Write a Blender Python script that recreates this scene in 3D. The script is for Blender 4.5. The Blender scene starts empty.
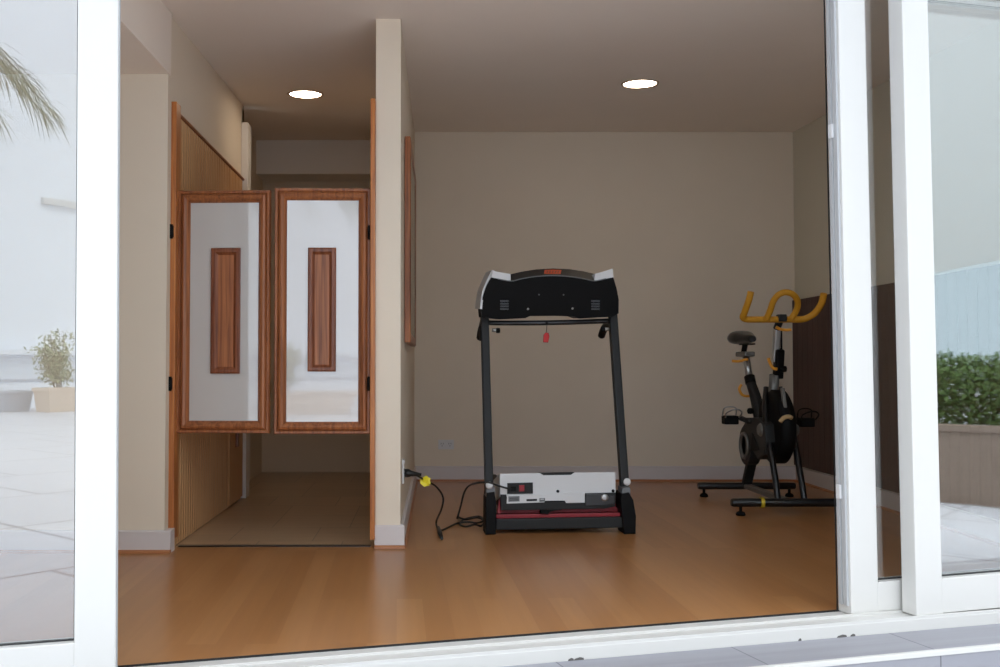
import bpy, bmesh, math, random
from mathutils import Vector, Matrix
random.seed(7)
sc = bpy.context.scene
C = sc.collection
PI = math.pi
# ------------------------------------------------------------------ camera model
H = .88; F = 1000.; PIT = math.radians(1.8)
def ray(x, y):
    u = (x-427)/F; v = (333.5-y)/F
    return Vector((u, math.cos(PIT)-v*math.sin(PIT), math.sin(PIT)+v*math.cos(PIT)))
EYE = Vector((0, 0, H))
def hit(x, y, p, n):
    r = ray(x, y); n = Vector(n)
    return EYE + r*((Vector(p)-EYE).dot(n)/r.dot(n))
def atY(x, y, Y): return hit(x, y, (0, Y, 0), (0, 1, 0))
def atz(x, y, z): return hit(x, y, (0, 0, z), (0, 0, 1))
cam = bpy.data.objects.new('camera', bpy.data.cameras.new('camera')); C.objects.link(cam)
cam.location = EYE; cam.rotation_euler = (PI/2+PIT, 0, 0)
cam.data.lens = 36; cam.data.sensor_width = 36; cam.data.shift_x = .073; cam.data.clip_end = 1000
sc.camera = cam
# facade: s along, d outward
FT = Vector((.9626, .2709, 0)); FN = Vector((.2709, -.9626, 0)); FP = Vector((-.836, 2.972, 0))
FMAT = Matrix.Translation(FP) @ Matrix.Rotation(math.atan2(.2709, .9626), 4, 'Z')   # local x = s, local -y = d
def mirror(p):
    p = Vector(p); return p - FN*(2*(p-FP).dot(FN))
def ceil_z(Y): return 2.57+.033*(Y-4.84)
# ------------------------------------------------------------------ materials
def lin(c): return tuple((v/12.92 if v <= .04045 else ((v+.055)/1.055)**2.4) for v in [q/255 for q in c])+(1,)
def newmat(name):
    m = bpy.data.materials.new(name); m.use_nodes = True
    nt = m.node_tree; b = nt.nodes['Principled BSDF']; return m, nt, b
def mat(name, c, rough=.5, metal=0, spec=.5, var=.0, scale=40, bump=0, trans=0):
    m, nt, b = newmat(name)
    col = lin(c)
    b.inputs['Base Color'].default_value = col; b.inputs['Roughness'].default_value = rough
    b.inputs['Metallic'].default_value = metal; b.inputs['Specular IOR Level'].default_value = spec
    tc = nt.nodes.new('ShaderNodeTexCoord'); nz = nt.nodes.new('ShaderNodeTexNoise'); nz.inputs['Scale'].default_value = scale
    nt.links.new(tc.outputs['Object'], nz.inputs['Vector'])
    if var:
        mx = nt.nodes.new('ShaderNodeMix'); mx.data_type = 'RGBA'
        mx.inputs[6].default_value = tuple(v*(1-var) for v in col[:3])+(1,); mx.inputs[7].default_value = tuple(min(1, v*(1+var)) for v in col[:3])+(1,)
        nt.links.new(nz.outputs['Fac'], mx.inputs[0]); nt.links.new(mx.outputs[2], b.inputs['Base Color'])
    if bump:
        bp = nt.nodes.new('ShaderNodeBump'); bp.inputs['Strength'].default_value = bump; bp.inputs['Distance'].default_value = .002
        nt.links.new(nz.outputs['Fac'], bp.inputs['Height']); nt.links.new(bp.outputs['Normal'], b.inputs['Normal'])
    return m
def wood(name, c1, c2, axis='Z', rough=.35, stretch=14, scale=5, spec=.4):
    m, nt, b = newmat(name); L = nt.links
    tc = nt.nodes.new('ShaderNodeTexCoord'); mp = nt.nodes.new('ShaderNodeMapping')
    s = [scale*stretch]*3; s['XYZ'.index(axis)] = scale*.5
    mp.inputs['Scale'].default_value = s; L.new(tc.outputs['Object'], mp.inputs['Vector'])
    nz = nt.nodes.new('ShaderNodeTexNoise'); nz.inputs['Scale'].default_value = 1; nz.inputs['Detail'].default_value = 5; nz.inputs['Distortion'].default_value = .6
    L.new(mp.outputs[0], nz.inputs['Vector'])
    rp = nt.nodes.new('ShaderNodeValToRGB'); rp.color_ramp.elements[0].position = .3; rp.color_ramp.elements[1].position = .72
    rp.color_ramp.elements[0].color = lin(c1); rp.color_ramp.elements[1].color = lin(c2)
    L.new(nz.outputs['Fac'], rp.inputs[0]); L.new(rp.outputs[0], b.inputs['Base Color'])
    b.inputs['Roughness'].default_value = rough; b.inputs['Specular IOR Level'].default_value = spec
    return m
def planks(name, c1, c2, cm, w, l, mort, rot, rough, grain=1.0, spec=.5, bumpy=.05):
    m, nt, b = newmat(name); L = nt.links
    tc = nt.nodes.new('ShaderNodeTexCoord'); mp = nt.nodes.new('ShaderNodeMapping'); mp.inputs['Rotation'].default_value = (0, 0, rot)
    L.new(tc.outputs['Object'], mp.inputs['Vector'])
    br = nt.nodes.new('ShaderNodeTexBrick'); br.offset = .37; br.offset_frequency = 3
    br.inputs['Scale'].default_value = 1; br.inputs['Brick Width'].default_value = l; br.inputs['Row Height'].default_value = w
    br.inputs['Mortar Size'].default_value = mort; br.inputs['Mortar Smooth'].default_value = .3
    br.inputs['Color1'].default_value = lin(c1); br.inputs['Color2'].default_value = lin(c2); br.inputs['Mortar'].default_value = lin(cm)
    L.new(mp.outputs[0], br.inputs['Vector'])
    m2 = nt.nodes.new('ShaderNodeMapping'); m2.inputs['Scale'].default_value = (1.5, 28, 1); L.new(mp.outputs[0], m2.inputs['Vector'])
    nz = nt.nodes.new('ShaderNodeTexNoise'); nz.inputs['Scale'].default_value = 1; nz.inputs['Detail'].default_value = 2
    L.new(m2.outputs[0], nz.inputs['Vector'])
    mr = nt.nodes.new('ShaderNodeMapRange'); mr.inputs[1].default_value = .3; mr.inputs[2].default_value = .7
    mr.inputs[3].default_value = 1-.12*grain; mr.inputs[4].default_value = 1+.10*grain
    L.new(nz.outputs['Fac'], mr.inputs[0])
    mx = nt.nodes.new('ShaderNodeMix'); mx.data_type = 'RGBA'; mx.blend_type = 'MULTIPLY'; mx.inputs[0].default_value = 1
    L.new(br.outputs['Color'], mx.inputs[6]); L.new(mr.outputs[0], mx.inputs[7]); L.new(mx.outputs[2], b.inputs['Base Color'])
    bp = nt.nodes.new('ShaderNodeBump'); bp.inputs['Strength'].default_value = bumpy; bp.inputs['Distance'].default_value = .001; bp.invert = True
    L.new(br.outputs['Fac'], bp.inputs['Height']); L.new(bp.outputs['Normal'], b.inputs['Normal'])
    b.inputs['Roughness'].default_value = rough; b.inputs['Specular IOR Level'].default_value = spec
    return m
def reflective(name, fac, tint, base=None, basemix=None):
    """thin window glass: partly mirrors, partly lets through; base= an opaque white backing instead of clear"""
    m = bpy.data.materials.new(name); m.use_nodes = True; nt = m.node_tree; nt.nodes.clear(); L = nt.links
    out = nt.nodes.new('ShaderNodeOutputMaterial'); mx = nt.nodes.new('ShaderNodeMixShader')
    gl = nt.nodes.new('ShaderNodeBsdfGlossy'); gl.inputs['Roughness'].default_value = 0; gl.inputs['Color'].default_value = tint
    if base:
        a = nt.nodes.new('ShaderNodeBsdfDiffuse'); a.inputs['Color'].default_value = lin(base)
        gl.inputs['Roughness'].default_value = .03
    else:
        a = nt.nodes.new('ShaderNodeBsdfTransparent'); a.inputs['Color'].default_value = (.97, .98, .975, 1)
    mx.inputs[0].default_value = fac
    L.new(a.outputs[0], mx.inputs[1]); L.new(gl.outputs[0], mx.inputs[2]); L.new(mx.outputs[0], out.inputs[0])
    return m
def emit(name, c, s):
    m, nt, b = newmat(name)
    b.inputs['Base Color'].default_value = (1, 1, 1, 1); b.inputs['Emission Color'].default_value = lin(c); b.inputs['Emission Strength'].default_value = s
    return m
M = {}
M['wall'] = mat('warm_cream_paint', (222, 209, 190), .75, var=.03, scale=3)
M['wall_green'] = mat('grey_green_paint', (206, 201, 184), .7, var=.03, scale=3)
M['ceiling'] = mat('ceiling_paint', (236, 225, 213), .8, var=.02, scale=3)
M['skirting'] = mat('lilac_white_paint', (208, 200, 198), .45)
M['white_wall'] = mat('white_paint', (226, 222, 216), .6)
M['oak'] = wood('oak_grain', (112, 62, 36), (174, 108, 64), 'Z', .35)
M['oak_h'] = wood('oak_grain_across', (112, 62, 36), (174, 108, 64), 'X', .35)
M['walnut'] = wood('red_brown_wood', (94, 46, 26), (146, 86, 54), 'Z', .3)
M['post'] = wood('amber_wood', (150, 84, 42), (200, 128, 68), 'Z', .35)
M['strip'] = wood('orange_wood', (150, 94, 56), (180, 120, 78), 'X', .4)
M['floor'] = planks('plank_floor', (173, 123, 77), (158, 108, 63), (153, 105, 62), .095, 1.6, 0, PI/2-.03, .275, .45, .45, 0)
M['tile'] = planks('hall_tile', (182, 154, 122), (168, 140, 108), (126, 102, 78), .42, .42, .003, 0, .28, .8, .6)
M['bead'] = wood('pine_boarding', (186, 140, 94), (206, 160, 110), 'Z', .45)
M['bead_dark'] = mat('boarding_groove', (140, 98, 60), .6)
M['dark_panel'] = wood('dark_brown_wood', (58, 36, 32), (84, 56, 50), 'Z', .5)
M['pvc'] = mat('white_frame', (204, 202, 198), .35)
M['pvc_grey'] = mat('grey_seal', (176, 178, 180), .4)
M['gasket'] = mat('black_gasket', (22, 22, 24), .6)
M['glass'] = reflective('window_glass', .16, (.95, .98, 1, 1))
M['insert'] = reflective('white_gloss_panel', .13, (1, 1, 1, 1), (196, 192, 188))
M['mirror'] = reflective('picture_glass', .5, (.9, .9, .88, 1), (150, 140, 125))
M['black'] = mat('black_plastic', (9, 9, 10), .6, spec=.15, var=.05)
M['black_gloss'] = mat('black_satin', (22, 22, 24), .28)
M['charcoal'] = mat('charcoal_steel', (37, 37, 37), .5, spec=.22)
M['grey'] = mat('mid_grey_plastic', (104, 106, 108), .45)
M['silver'] = mat('silver_metal', (172, 172, 170), .3, metal=.8)
M['steel_grey'] = mat('grey_steel', (112, 110, 106), .4, metal=.3)
M['white'] = mat('white_plastic', (208, 208, 208), .45)
M['red'] = mat('red_paint', (140, 14, 28), .45)
M['cream'] = mat('tan_plastic', (176, 148, 104), .5)
M['band'] = mat('yellow_ring', (200, 176, 44), .5)
M['redkey'] = mat('red_plastic', (176, 16, 14), .6)
M['orange'] = mat('orange_badge', (214, 84, 40), .4)
M['yellow'] = mat('yellow_foam', (196, 138, 24), .6, var=.06, scale=60)
M['lever'] = mat('amber_lever', (220, 150, 44), .4)
M['tag'] = mat('yellow_tag', (232, 214, 36), .5)
M['cable'] = mat('black_cable', (18, 18, 18), .5)
M['lamp'] = emit('lamp_glow', (255, 234, 208), 19)
M['rim'] = mat('lamp_rim', (190, 170, 150), .4)
M['terrace'] = planks('terrace_tile', (208, 208, 212), (202, 202, 207), (146, 142, 146), 1.5, 1.5, .018, .30, .45, .3, .4)
M['ledge'] = planks('ledge_tile', (150, 150, 156), (142, 142, 149), (104, 104, 110), .9, .62, .003, 0, .5, .5, .4)
M['render_white'] = mat('white_render', (230, 235, 242), .7, var=.02, scale=2)
M['parapet'] = mat('brown_parapet', (136, 118, 104), .7, var=.08, scale=5)
M['leaf'] = mat('bright_leaf', (88, 114, 54), .6, var=.3, scale=9)
M['leaf_pale'] = mat('pale_leaf', (150, 156, 122), .6, var=.2, scale=9)
M['palm'] = mat('palm_leaf', (92, 104, 74), .6, var=.25, scale=4)
M['bark'] = mat('grey_bark', (110, 98, 84), .8, var=.2)
M['clay'] = mat('pale_clay', (214, 196, 180), .7, var=.05)
M['concrete'] = mat('pale_concrete', (190, 194, 204), .8, var=.05)
M['concrete_dark'] = mat('dark_grit', (92, 88, 86), .8)
M['hill'] = mat('hazy_hill', (146, 157, 162), .9, var=.02, scale=.05)  # distance haze is put into this pale blue-grey base colour
# ------------------------------------------------------------------ geometry helpers
def box(bm, x0, x1, y0, y1, z0, z1, bev=0, mi=0):
    v = [bm.verts.new(p) for p in ((x0,y0,z0),(x1,y0,z0),(x1,y1,z0),(x0,y1,z0),(x0,y0,z1),(x1,y0,z1),(x1,y1,z1),(x0,y1,z1))]
    return hexa_faces(bm, v, bev, mi)
def hexa_faces(bm, v, bev=0, mi=0):
    fs = [bm.faces.new([v[i] for i in f]) for f in ((0,3,2,1),(4,5,6,7),(0,1,5,4),(1,2,6,5),(2,3,7,6),(3,0,4,7))]
    for f in fs: f.material_index = mi
    if bev:
        es = {e for f in fs for e in f.edges}
        bmesh.ops.bevel(bm, geom=list(es), offset=bev, segments=2, profile=.6, affect='EDGES')
    return v
def hexa(bm, pts, bev=0): return hexa_faces(bm, [bm.verts.new(p) for p in pts], bev)
def prism(bm, outline, vec, bev=0):
    """outline: 3-D points, extruded by vec"""
    vec = Vector(vec)
    a = [bm.verts.new(p) for p in outline]; b = [bm.verts.new(Vector(p)+vec) for p in outline]
    n = len(a); fs = [bm.faces.new(a[::-1]), bm.faces.new(b)]
    for i in range(n): fs.append(bm.faces.new((a[i], a[(i+1) % n], b[(i+1) % n], b[i])))
    if bev:
        es = set(fs[0].edges) | set(fs[1].edges)
        bmesh.ops.bevel(bm, geom=list(es), offset=bev, segments=2, profile=.6, affect='EDGES')
def smooth_path(pts, n=8):
    P = [Vector(p) for p in pts]; out = []
    for i in range(len(P)-1):
        p0 = P[max(i-1, 0)]; p1 = P[i]; p2 = P[i+1]; p3 = P[min(i+2, len(P)-1)]
        for k in range(n):
            t = k/n
            out.append(.5*((2*p1)+(p2-p0)*t+(2*p0-5*p1+4*p2-p3)*t*t+(3*p1-p0-3*p2+p3)*t**3))
    out.append(P[-1]); return out
def tube(bm, pts, r, seg=12, sm=0, flat=1.0):
    P = smooth_path(pts, sm) if sm else [Vector(p) for p in pts]
    rs = r if isinstance(r, (list, tuple)) else [r]*len(P)
    if len(rs) != len(P):
        rs = [rs[0]+(rs[-1]-rs[0])*i/(len(P)-1) for i in range(len(P))]
    t = (P[1]-P[0]).normalized(); a = Vector((0, 0, 1)) if abs(t.z) < .9 else Vector((0, 1, 0))
    u = t.cross(a).normalized(); rings = []
    for i, p in enumerate(P):
        tt = ((P[min(i+1, len(P)-1)]-P[max(i-1, 0)])).normalized()
        u = (u-tt*u.dot(tt)).normalized(); w = tt.cross(u)
        rings.append([bm.verts.new(p+u*(math.cos(2*PI*k/seg)*rs[i])+w*(math.sin(2*PI*k/seg)*rs[i]*flat)) for k in range(seg)])
    for A, B in zip(rings, rings[1:]):
        for k in range(seg):
            f = bm.faces.new((A[k], A[(k+1) % seg], B[(k+1) % seg], B[k])); f.smooth = True
    bm.faces.new(rings[0][::-1]); bm.faces.new(rings[-1])
def bar(bm, a, b, wx, wy, up=(0, 1, 0)):
    """rectangular tube from a to b"""
    a = Vector(a); b = Vector(b); t = (b-a).normalized(); v = Vector(up); v = (v-t*v.dot(t)).normalized(); u = v.cross(t)
    pts = [p+u*sx*wx/2+v*sy*wy/2 for p in (a, b) for sx, sy in ((-1,-1),(1,-1),(1,1),(-1,1))]
    hexa(bm, pts, min(wx, wy)*.18)
def lathe(bm, prof, axis=(0,0,1), org=(0,0,0), seg=32, scale=(1,1)):
    ax = Vector(axis).normalized(); q = ax.to_track_quat('Z', 'Y'); org = Vector(org); rings = []
    for r, z in prof:
        rings.append([bm.verts.new(org+q@Vector((r*math.cos(2*PI*k/seg)*scale[0], r*math.sin(2*PI*k/seg)*scale[1], z))) for k in range(seg)])
    for A, B in zip(rings, rings[1:]):
        for k in range(seg):
            f = bm.faces.new((A[k], A[(k+1) % seg], B[(k+1) % seg], B[k])); f.smooth = True
    bm.faces.new(rings[0][::-1]); bm.faces.new(rings[-1])
def obj(name, bm, m, parent=None, auto=True):
    bmesh.ops.recalc_face_normals(bm, faces=bm.faces[:])
    me = bpy.data.meshes.new(name); bm.to_mesh(me); bm.free()
    for mm in (m if isinstance(m, (list, tuple)) else [m]): me.materials.append(M[mm])
    o = bpy.data.objects.new(name, me); C.objects.link(o)
    if parent: o.parent = parent
    return o
def B(): return bmesh.new()
def quick(name, m, parent, fn, *a, **k):
    bm = B(); fn(bm, *a, **k); return obj(name, bm, m, parent)
def thing(name, label, cat, loc=(0, 0, 0), rz=0, group=None, kind=None):
    o = bpy.data.objects.new(name, None); C.objects.link(o); o.location = loc; o.rotation_euler = (0, 0, rz)
    return tag(o, label, cat, group, kind)
def tag(o, label, cat, group=None, kind=None):
    o['label'] = label; o['category'] = cat
    if group: o['group'] = group
    if kind: o['kind'] = kind
    return o
def struct(name, bm, m, parent=None, label=None):
    o = obj(name, bm, m, parent)
    if not parent: o['kind'] = 'structure'
    if label: o['label'] = label
    return o
def frame_ring(bm, x0, x1, z0, z1, prof):
    """mitred moulding around a rectangle in the local XZ plane; prof = [(inset, y)] closed section"""
    rings = []
    for ins, y in prof:
        rings.append([bm.verts.new((x, y, z)) for x, z in ((x0+ins, z0+ins), (x1-ins, z0+ins), (x1-ins, z1-ins), (x0+ins, z1-ins))])
    n = len(rings)
    for i in range(n):
        A = rings[i]; Bq = rings[(i+1) % n]
        for k in range(4): bm.faces.new((A[k], A[(k+1) % 4], Bq[(k+1) % 4], Bq[k]))
# ------------------------------------------------------------------ room shell
XL, XR, YB, YH = -2.4, 2.80, 7.6, 8.25       # left wall, right wall, back wall, hall end
def FW(s, d, z): return FP+FT*s+FN*d+Vector((0, 0, z))
def xs(X): return (X+.836)/.9626
fl = lambda X, d=0: FW(xs(X), d, 0)
bm = B()
prism(bm, [(XL, fl(XL).y, -.12), (XR, fl(XR).y, -.12), (XR, YB, -.12), (-.245, YB, -.12), (-.245, 4.90, -.12), (XL, 4.80, -.12)], (0, 0, .12))
struct('floor', bm, 'floor', label='glossy honey-coloured plank floor of the exercise room')
bm = B(); box(bm, -1.40, -.245, 4.902, YH+.6, -.12, -.002); struct('floor_hall', bm, 'tile', label='brown glossy tiled floor of the hallway behind the swing doors')
bm = B(); box(bm, -1.205, -.275, 4.87, 4.905, -.001, .004, .001); struct('trim_threshold', bm, 'black_gloss')
# ceilings
def cslab(bm, poly, th=.15, dz=0):
    a = [bm.verts.new((x, y, ceil_z(y)+dz)) for x, y in poly]; b = [bm.verts.new((x, y, ceil_z(y)+dz+th)) for x, y in poly]
    n = len(a); bm.faces.new(a); bm.faces.new(b[::-1])
    for i in range(n): bm.faces.new((a[i], a[(i+1) % n], b[(i+1) % n], b[i]))
bm = B(); cslab(bm, [(XL-.1, fl(XL-.1).y), (XR+.1, fl(XR+.1).y), (XR+.1, YH+.7), (XL-.1, YH+.7)]); struct('ceiling', bm, 'ceiling', label='warm grey painted ceiling with two round downlights')
# walls
def swall(bm, x0a, x1a, Ya, x0b, x1b, Yb, z0=0, gap=0):
    hexa(bm, [(x0a, Ya, z0), (x1a, Ya, z0), (x1b, Yb, z0), (x0b, Yb, z0), (x0a, Ya, ceil_z(Ya)-gap), (x1a, Ya, ceil_z(Ya)-gap), (x1b, Yb, ceil_z(Yb)-gap), (x0b, Yb, ceil_z(Yb)-gap)])
bm = B(); swall(bm, -.095, XR+.1, YB, -.095, XR+.1, YB+.1); struct('wall_back', bm, 'wall', label='plain cream back wall behind the treadmill')
bm = B(); swall(bm, XR, XR+.1, fl(XR).y, XR, XR+.1, YB); struct('wall_right', bm, 'wall_green')
bm = B(); swall(bm, XL-.1, XL, fl(XL-.1).y, XL-.1, XL, 4.8); struct('wall_left', bm, 'wall')
bm = B(); swall(bm, -.249, -.128, 4.84, -.245, -.095, YB); swall(bm, -.245, -.095, YB, -.245, -.095, YH+.6)
struct('wall_partition', bm, 'wall', label='cream partition wall end between hallway and exercise room')
bm = B(); swall(bm, XL-.1, -1.232, 4.72, XL-.1, -1.232, 4.785); struct('wall_front_left', bm, 'wall', label='cream wall left of the swing doors')
bm = B(); swall(bm, -1.40, -1.240, 4.80, -1.40, -1.240, 6.72); swall(bm, -1.50, -1.36, 6.78, -1.5, -1.36, YH+.6)
box(bm, -1.5, -1.24, 6.66, 6.72, 0, 2.6); struct('wall_hall_left', bm, 'wall')
bm = B(); swall(bm, -1.5, -.245, YH, -1.5, -.245, YH+.1); struct('wall_hall_back', bm, 'wall')
bm = B(); box(bm, -1.36, -.25, 7.92, YH, 2.40, ceil_z(7.92)-.001); struct('beam_hall', bm, 'white_wall')
bm = B(); hexa(bm, [(XL, fl(XL).y, 2.25), (-1.226, fl(-1.226).y, 2.25), (-1.226, 4.75, 2.265), (XL, 4.75, 2.265), (XL, fl(XL).y, ceil_z(2.5)-.001), (-1.226, fl(-1.226).y, ceil_z(2.86)-.001), (-1.226, 4.75, ceil_z(4.75)-.001), (XL, 4.75, ceil_z(4.75)-.001)])
struct('beam_left', bm, 'ceiling', label='boxed-in ceiling beam above the left wall')
# baseboards: painted board with a wood strip at its foot
def skirt(name, a, b, h=.115, th=.016, side=1):
    a = Vector(a); b = Vector(b); t = (b-a).normalized(); nrm = Vector((-t.y, t.x, 0))*side
    bm = B(); z0 = .016
    prism(bm, [a+Vector((0,0,z0)), a+nrm*th+Vector((0,0,z0)), a+nrm*th+Vector((0,0,h-.006)), a+nrm*(th-.006)+Vector((0,0,h)), a+Vector((0,0,h))], b-a)
    o = struct(name, bm, 'skirting')
    bm = B(); prism(bm, [a+Vector((0,0,.0005)), a+nrm*(th+.012)+Vector((0,0,.0005)), a+nrm*(th+.01)+Vector((0,0,.009)), a+nrm*(th+.001)+Vector((0,0,.016)), a+Vector((0,0,.016))], b-a)
    obj('foot_strip', bm, 'strip', o)
skirt('baseboard_back', (-.09, YB-.0005, 0), (XR, YB-.0005, 0), side=-1)
skirt('baseboard_right', (XR-.0005, YB-.02, 0), (XR-.0005, 3.95, 0), side=-1)
skirt('baseboard_left', (XL, 4.7195, 0), (-1.20, 4.7195, 0), h=.105, side=-1)
skirt('baseboard_partition', (-.096, YB-.03, 0), (-.1275, 4.83, 0), side=1)
skirt('baseboard_partition_end', (-.252, 4.8395, 0), (-.108, 4.8395, 0), h=.11, side=-1)
bm = B(); box(bm, -1.236, -1.20, 4.722, 4.785, .0, .105, .003); struct('trim_left_corner', bm, 'skirting')
# hall details
bm = B()
for k in range(36):
    y0 = 4.83+k*.0492
    prism(bm, [(-1.2395, y0+.003, .003), (-1.224, y0+.007, .003), (-1.224, y0+.0422, .003), (-1.2395, y0+.0462, .003)], (0, 0, 2.1))
box(bm, -1.2395, -1.234, 4.82, 6.62, .001, 2.1, 0, 1)
struct('trim_beadboard', bm, ['bead', 'bead_dark'], label='vertical pine boarding on the hallway wall')
bm = B(); prism(bm, [(-1.2395, 4.82, 2.105), (-1.219, 4.82, 2.108), (-1.216, 4.82, 2.116), (-1.222, 4.82, 2.126), (-1.2395, 4.82, 2.128)], (0, 1.82, 0)); struct('trim_chair_rail', bm, 'oak')
bm = B(); box(bm, -1.2395, -1.195, 6.63, 6.76, 0, 2.5, .004); struct('trim_hall_casing', bm, 'white_wall')
bm = B(); box(bm, -1.3595, -1.335, 7.5, 7.58, 0, 2.2, .004); struct('trim_far_casing', bm, 'white_wall')
d = B(); box(d, -1.224, -1.212, 6.16, 6.60, .02, 1.84, .003); dr = struct('door_1', d, 'bead', label='boarded door at the end of the hallway panelling')
quick('door_head', 'oak', dr, box, -1.222, -1.19, 6.10, 6.62, 1.845, 1.875, .004)
quick('handle', 'walnut', dr, box, -1.212, -1.196, 6.34, 6.40, .36, .60, .005)
bm = B(); box(bm, -.262, -.2505, 7.7, 8.2, 0, 2.05, .002); struct('trim_hall_black', bm, 'black', label='black panel in the dark gap at the far end of the hallway')  # black panel for the dark gap beside the hall's end wall
bm = B(); box(bm, -1.2398, -1.207, 4.786, 4.87, .05, 2.15, .003); struct('trim_left_post', bm, 'post', label='amber wood post left of the swing doors')
bm = B(); box(bm, -.2735, -.2495, 4.80, 4.92, .045, 2.17, .004); struct('trim_right_post', bm, 'post', label='amber wood post right of the swing doors')
# dark wood panelling on the right wall
bm = B()
for k in range(34):
    y0 = 4.25+k*.0985
    box(bm, XR-.022, XR-.001, y0+.001, y0+.0975, .125, 1.37, .002)
tag(obj('wood_panel', bm, 'dark_panel'), 'dark brown board panelling on the right wall behind the exercise bike', 'wall panel')
# ------------------------------------------------------------------ facade: sill, sliding panels, header
def fobj(name, bm, m, parent=None):
    o = struct(name, bm, m, parent)
    if not parent: o.matrix_world = FMAT
    return o
def fb(bm, s0, s1, d0, d1, z0, z1, bev=0): box(bm, s0, s1, -d1, -d0, z0, z1, bev)
S0, S1 = xs(XL), xs(XR)
bm = B(); fb(bm, S0-.1, S1+.1, .002, .165, -.2, -.004, .004)
for d0 in (.072, .156): fb(bm, S0-.1, S1+.1, d0, d0+.008, -.006, .004, .001)
sill = fobj('trim_sill', bm, 'pvc'); sill['label'] = 'white sliding door track along the floor edge'
for px, py, wd in ((579, 662.5, .035), (571, 662.8, .02), (842, 635.5, .04), (853, 634.2, .02), (800, 640, .012)):
    q = hit(px, py, FP+FN*.166, FN); s_ = (q-FP).dot(FT)
    bm = B(); prism(bm, [(s_-wd/2, -.1645, -.046), (s_+wd/2, -.1645, -.046), (s_+wd*.45, -.1645, -.040), (s_+wd*.1, -.1645, -.037), (s_-wd*.4, -.1645, -.041)], (0, -.0015, 0)); obj('chipped_sealant', bm, 'concrete_dark', sill)
bm = B(); fb(bm, S0-.1, S1+.1, -.002, .002, -.1, .001); fobj('trim_floor_edge', bm, 'gasket')
bm = B(); fb(bm, S0-.4, S1+.4, .165, .39, -.2, -.046); fobj('trim_step', bm, 'ledge')['label'] = 'grey tiled step outside the sliding doors'
bm = B(); fb(bm, S0-.4, S1+.4, .385, .402, -.058, -.040, .003); fobj('trim_step_nosing', bm, 'pvc')['label'] = 'white metal nosing on the step edge'
bm = B(); fb(bm, S0-.4, S1+.4, .39, .398, -.2, -.058); fobj('trim_step_riser', bm, 'ledge')
bm = B(); fb(bm, S0-.1, S1+.1, .0, .165, 2.34, 2.46, .004); fobj('trim_head', bm, 'pvc')
bm = B(); fb(bm, S0-1.5, S1+1.5, .0, .165, 2.46, 3.6); fobj('wall_header', bm, 'render_white')
bm = B(); fb(bm, S0-1.5, -.80, .0, .165, -.2, 2.46); fobj('wall_outside_left', bm, 'render_white')
bm = B(); fb(bm, S0-.1, -.80, -.012, .0, 0, 2.46); o = fobj('wall_front', bm, 'wall')
bm = B(); fb(bm, S0-1.5, S1+1.5, .165, 2.0, 3.4, 3.6); fobj('added_shade_slab', bm, 'render_white')  # unseen slab added overhead to shade the white door frames
bm = B(); fb(bm, S1, S1+1.5, .0, .165, -.2, 2.46); fobj('wall_outside_right', bm, 'render_white')
def panel(name, s0, s1, d0, d1, z1, stile, rail, tilt, label, pivot, first_stile=None):
    bm = B(); fs = first_stile or stile
    pr = [(0, -d0), (0, -d1)]
    fb(bm, s0, s0+fs, d0, d1, 0, z1, .004); fb(bm, s1-stile, s1, d0, d1, 0, z1, .004)
    fb(bm, s0+fs-.002, s1-stile+.002, d0+.001, d1-.001, .002, rail, .004); fb(bm, s0+fs-.002, s1-stile+.002, d0+.001, d1-.001, z1-.1, z1, .004)
    o = obj(name, bm, 'pvc'); o['kind'] = 'structure'; o['label'] = label
    o.matrix_world = FMAT @ Matrix.Translation((pivot, 0, 0)) @ Matrix.Rotation(-tilt, 4, 'Y') @ Matrix.Translation((-pivot, 0, 0))
    dm = (d0+d1)/2
    bm = B(); fb(bm, s0+fs-.006, s1-stile+.006, dm-.004, dm+.004, rail-.006, z1-.094); obj('glass', bm, 'glass', o)
    bm = B()
    for d in (dm-.008, dm+.006):   # rubber bead around the pane
        x0, x1, z0, zz, w = s0+fs-.001, s1-stile+.001, rail-.001, z1-.099, .004
        fb(bm, x0, x0+w, d, d+.002, z0, zz); fb(bm, x1-w, x1, d, d+.002, z0, zz); fb(bm, x0, x1, d, d+.002, z0, z0+w); fb(bm, x0, x1, d, d+.002, zz-w, zz)
    obj('glazing_bead', bm, 'gasket', o)
    return o
p1 = panel('door_3', -.80, -.072, .085, .155, 2.34, .110, .117, .005, 'white-framed sliding glass panel at the left, reflecting a pale terrace', 0)
bm = B(); fb(bm, -.0725, -.0685, .10, .14, .01, 2.33, .001); obj('brush_seal', bm, 'pvc_grey', p1)
p2 = panel('door_4', 2.404, 3.55, .0, .07, 2.34, .115, .108, .0105, 'narrow white sliding door edge right of the opening, with lock strikes', 2.6, .115)
bm = B(); fb(bm, 2.396, 2.4045, .012, .03, .03, 2.33, .001); fb(bm, 2.396, 2.4045, .042, .058, .03, 2.33, .001); obj('lock_channel', bm, 'pvc_grey', p2)
for z in (.405, 1.70):
    bm = B(); fb(bm, 2.388, 2.3965, .02, .042, z, z+.05, .002); obj('lock_strike', bm, 'white', p2)
bm = B(); fb(bm, 2.400, 2.4035, -.004, .0, .0, 2.33); obj('gasket_strip', bm, 'gasket', p2)
p3 = panel('door_5', 2.605, 3.76, .085, .155, 2.34, .122, .125, .0105, 'white-framed glass panel at the right, reflecting sky and a hedge', 2.6, .112)
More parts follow.
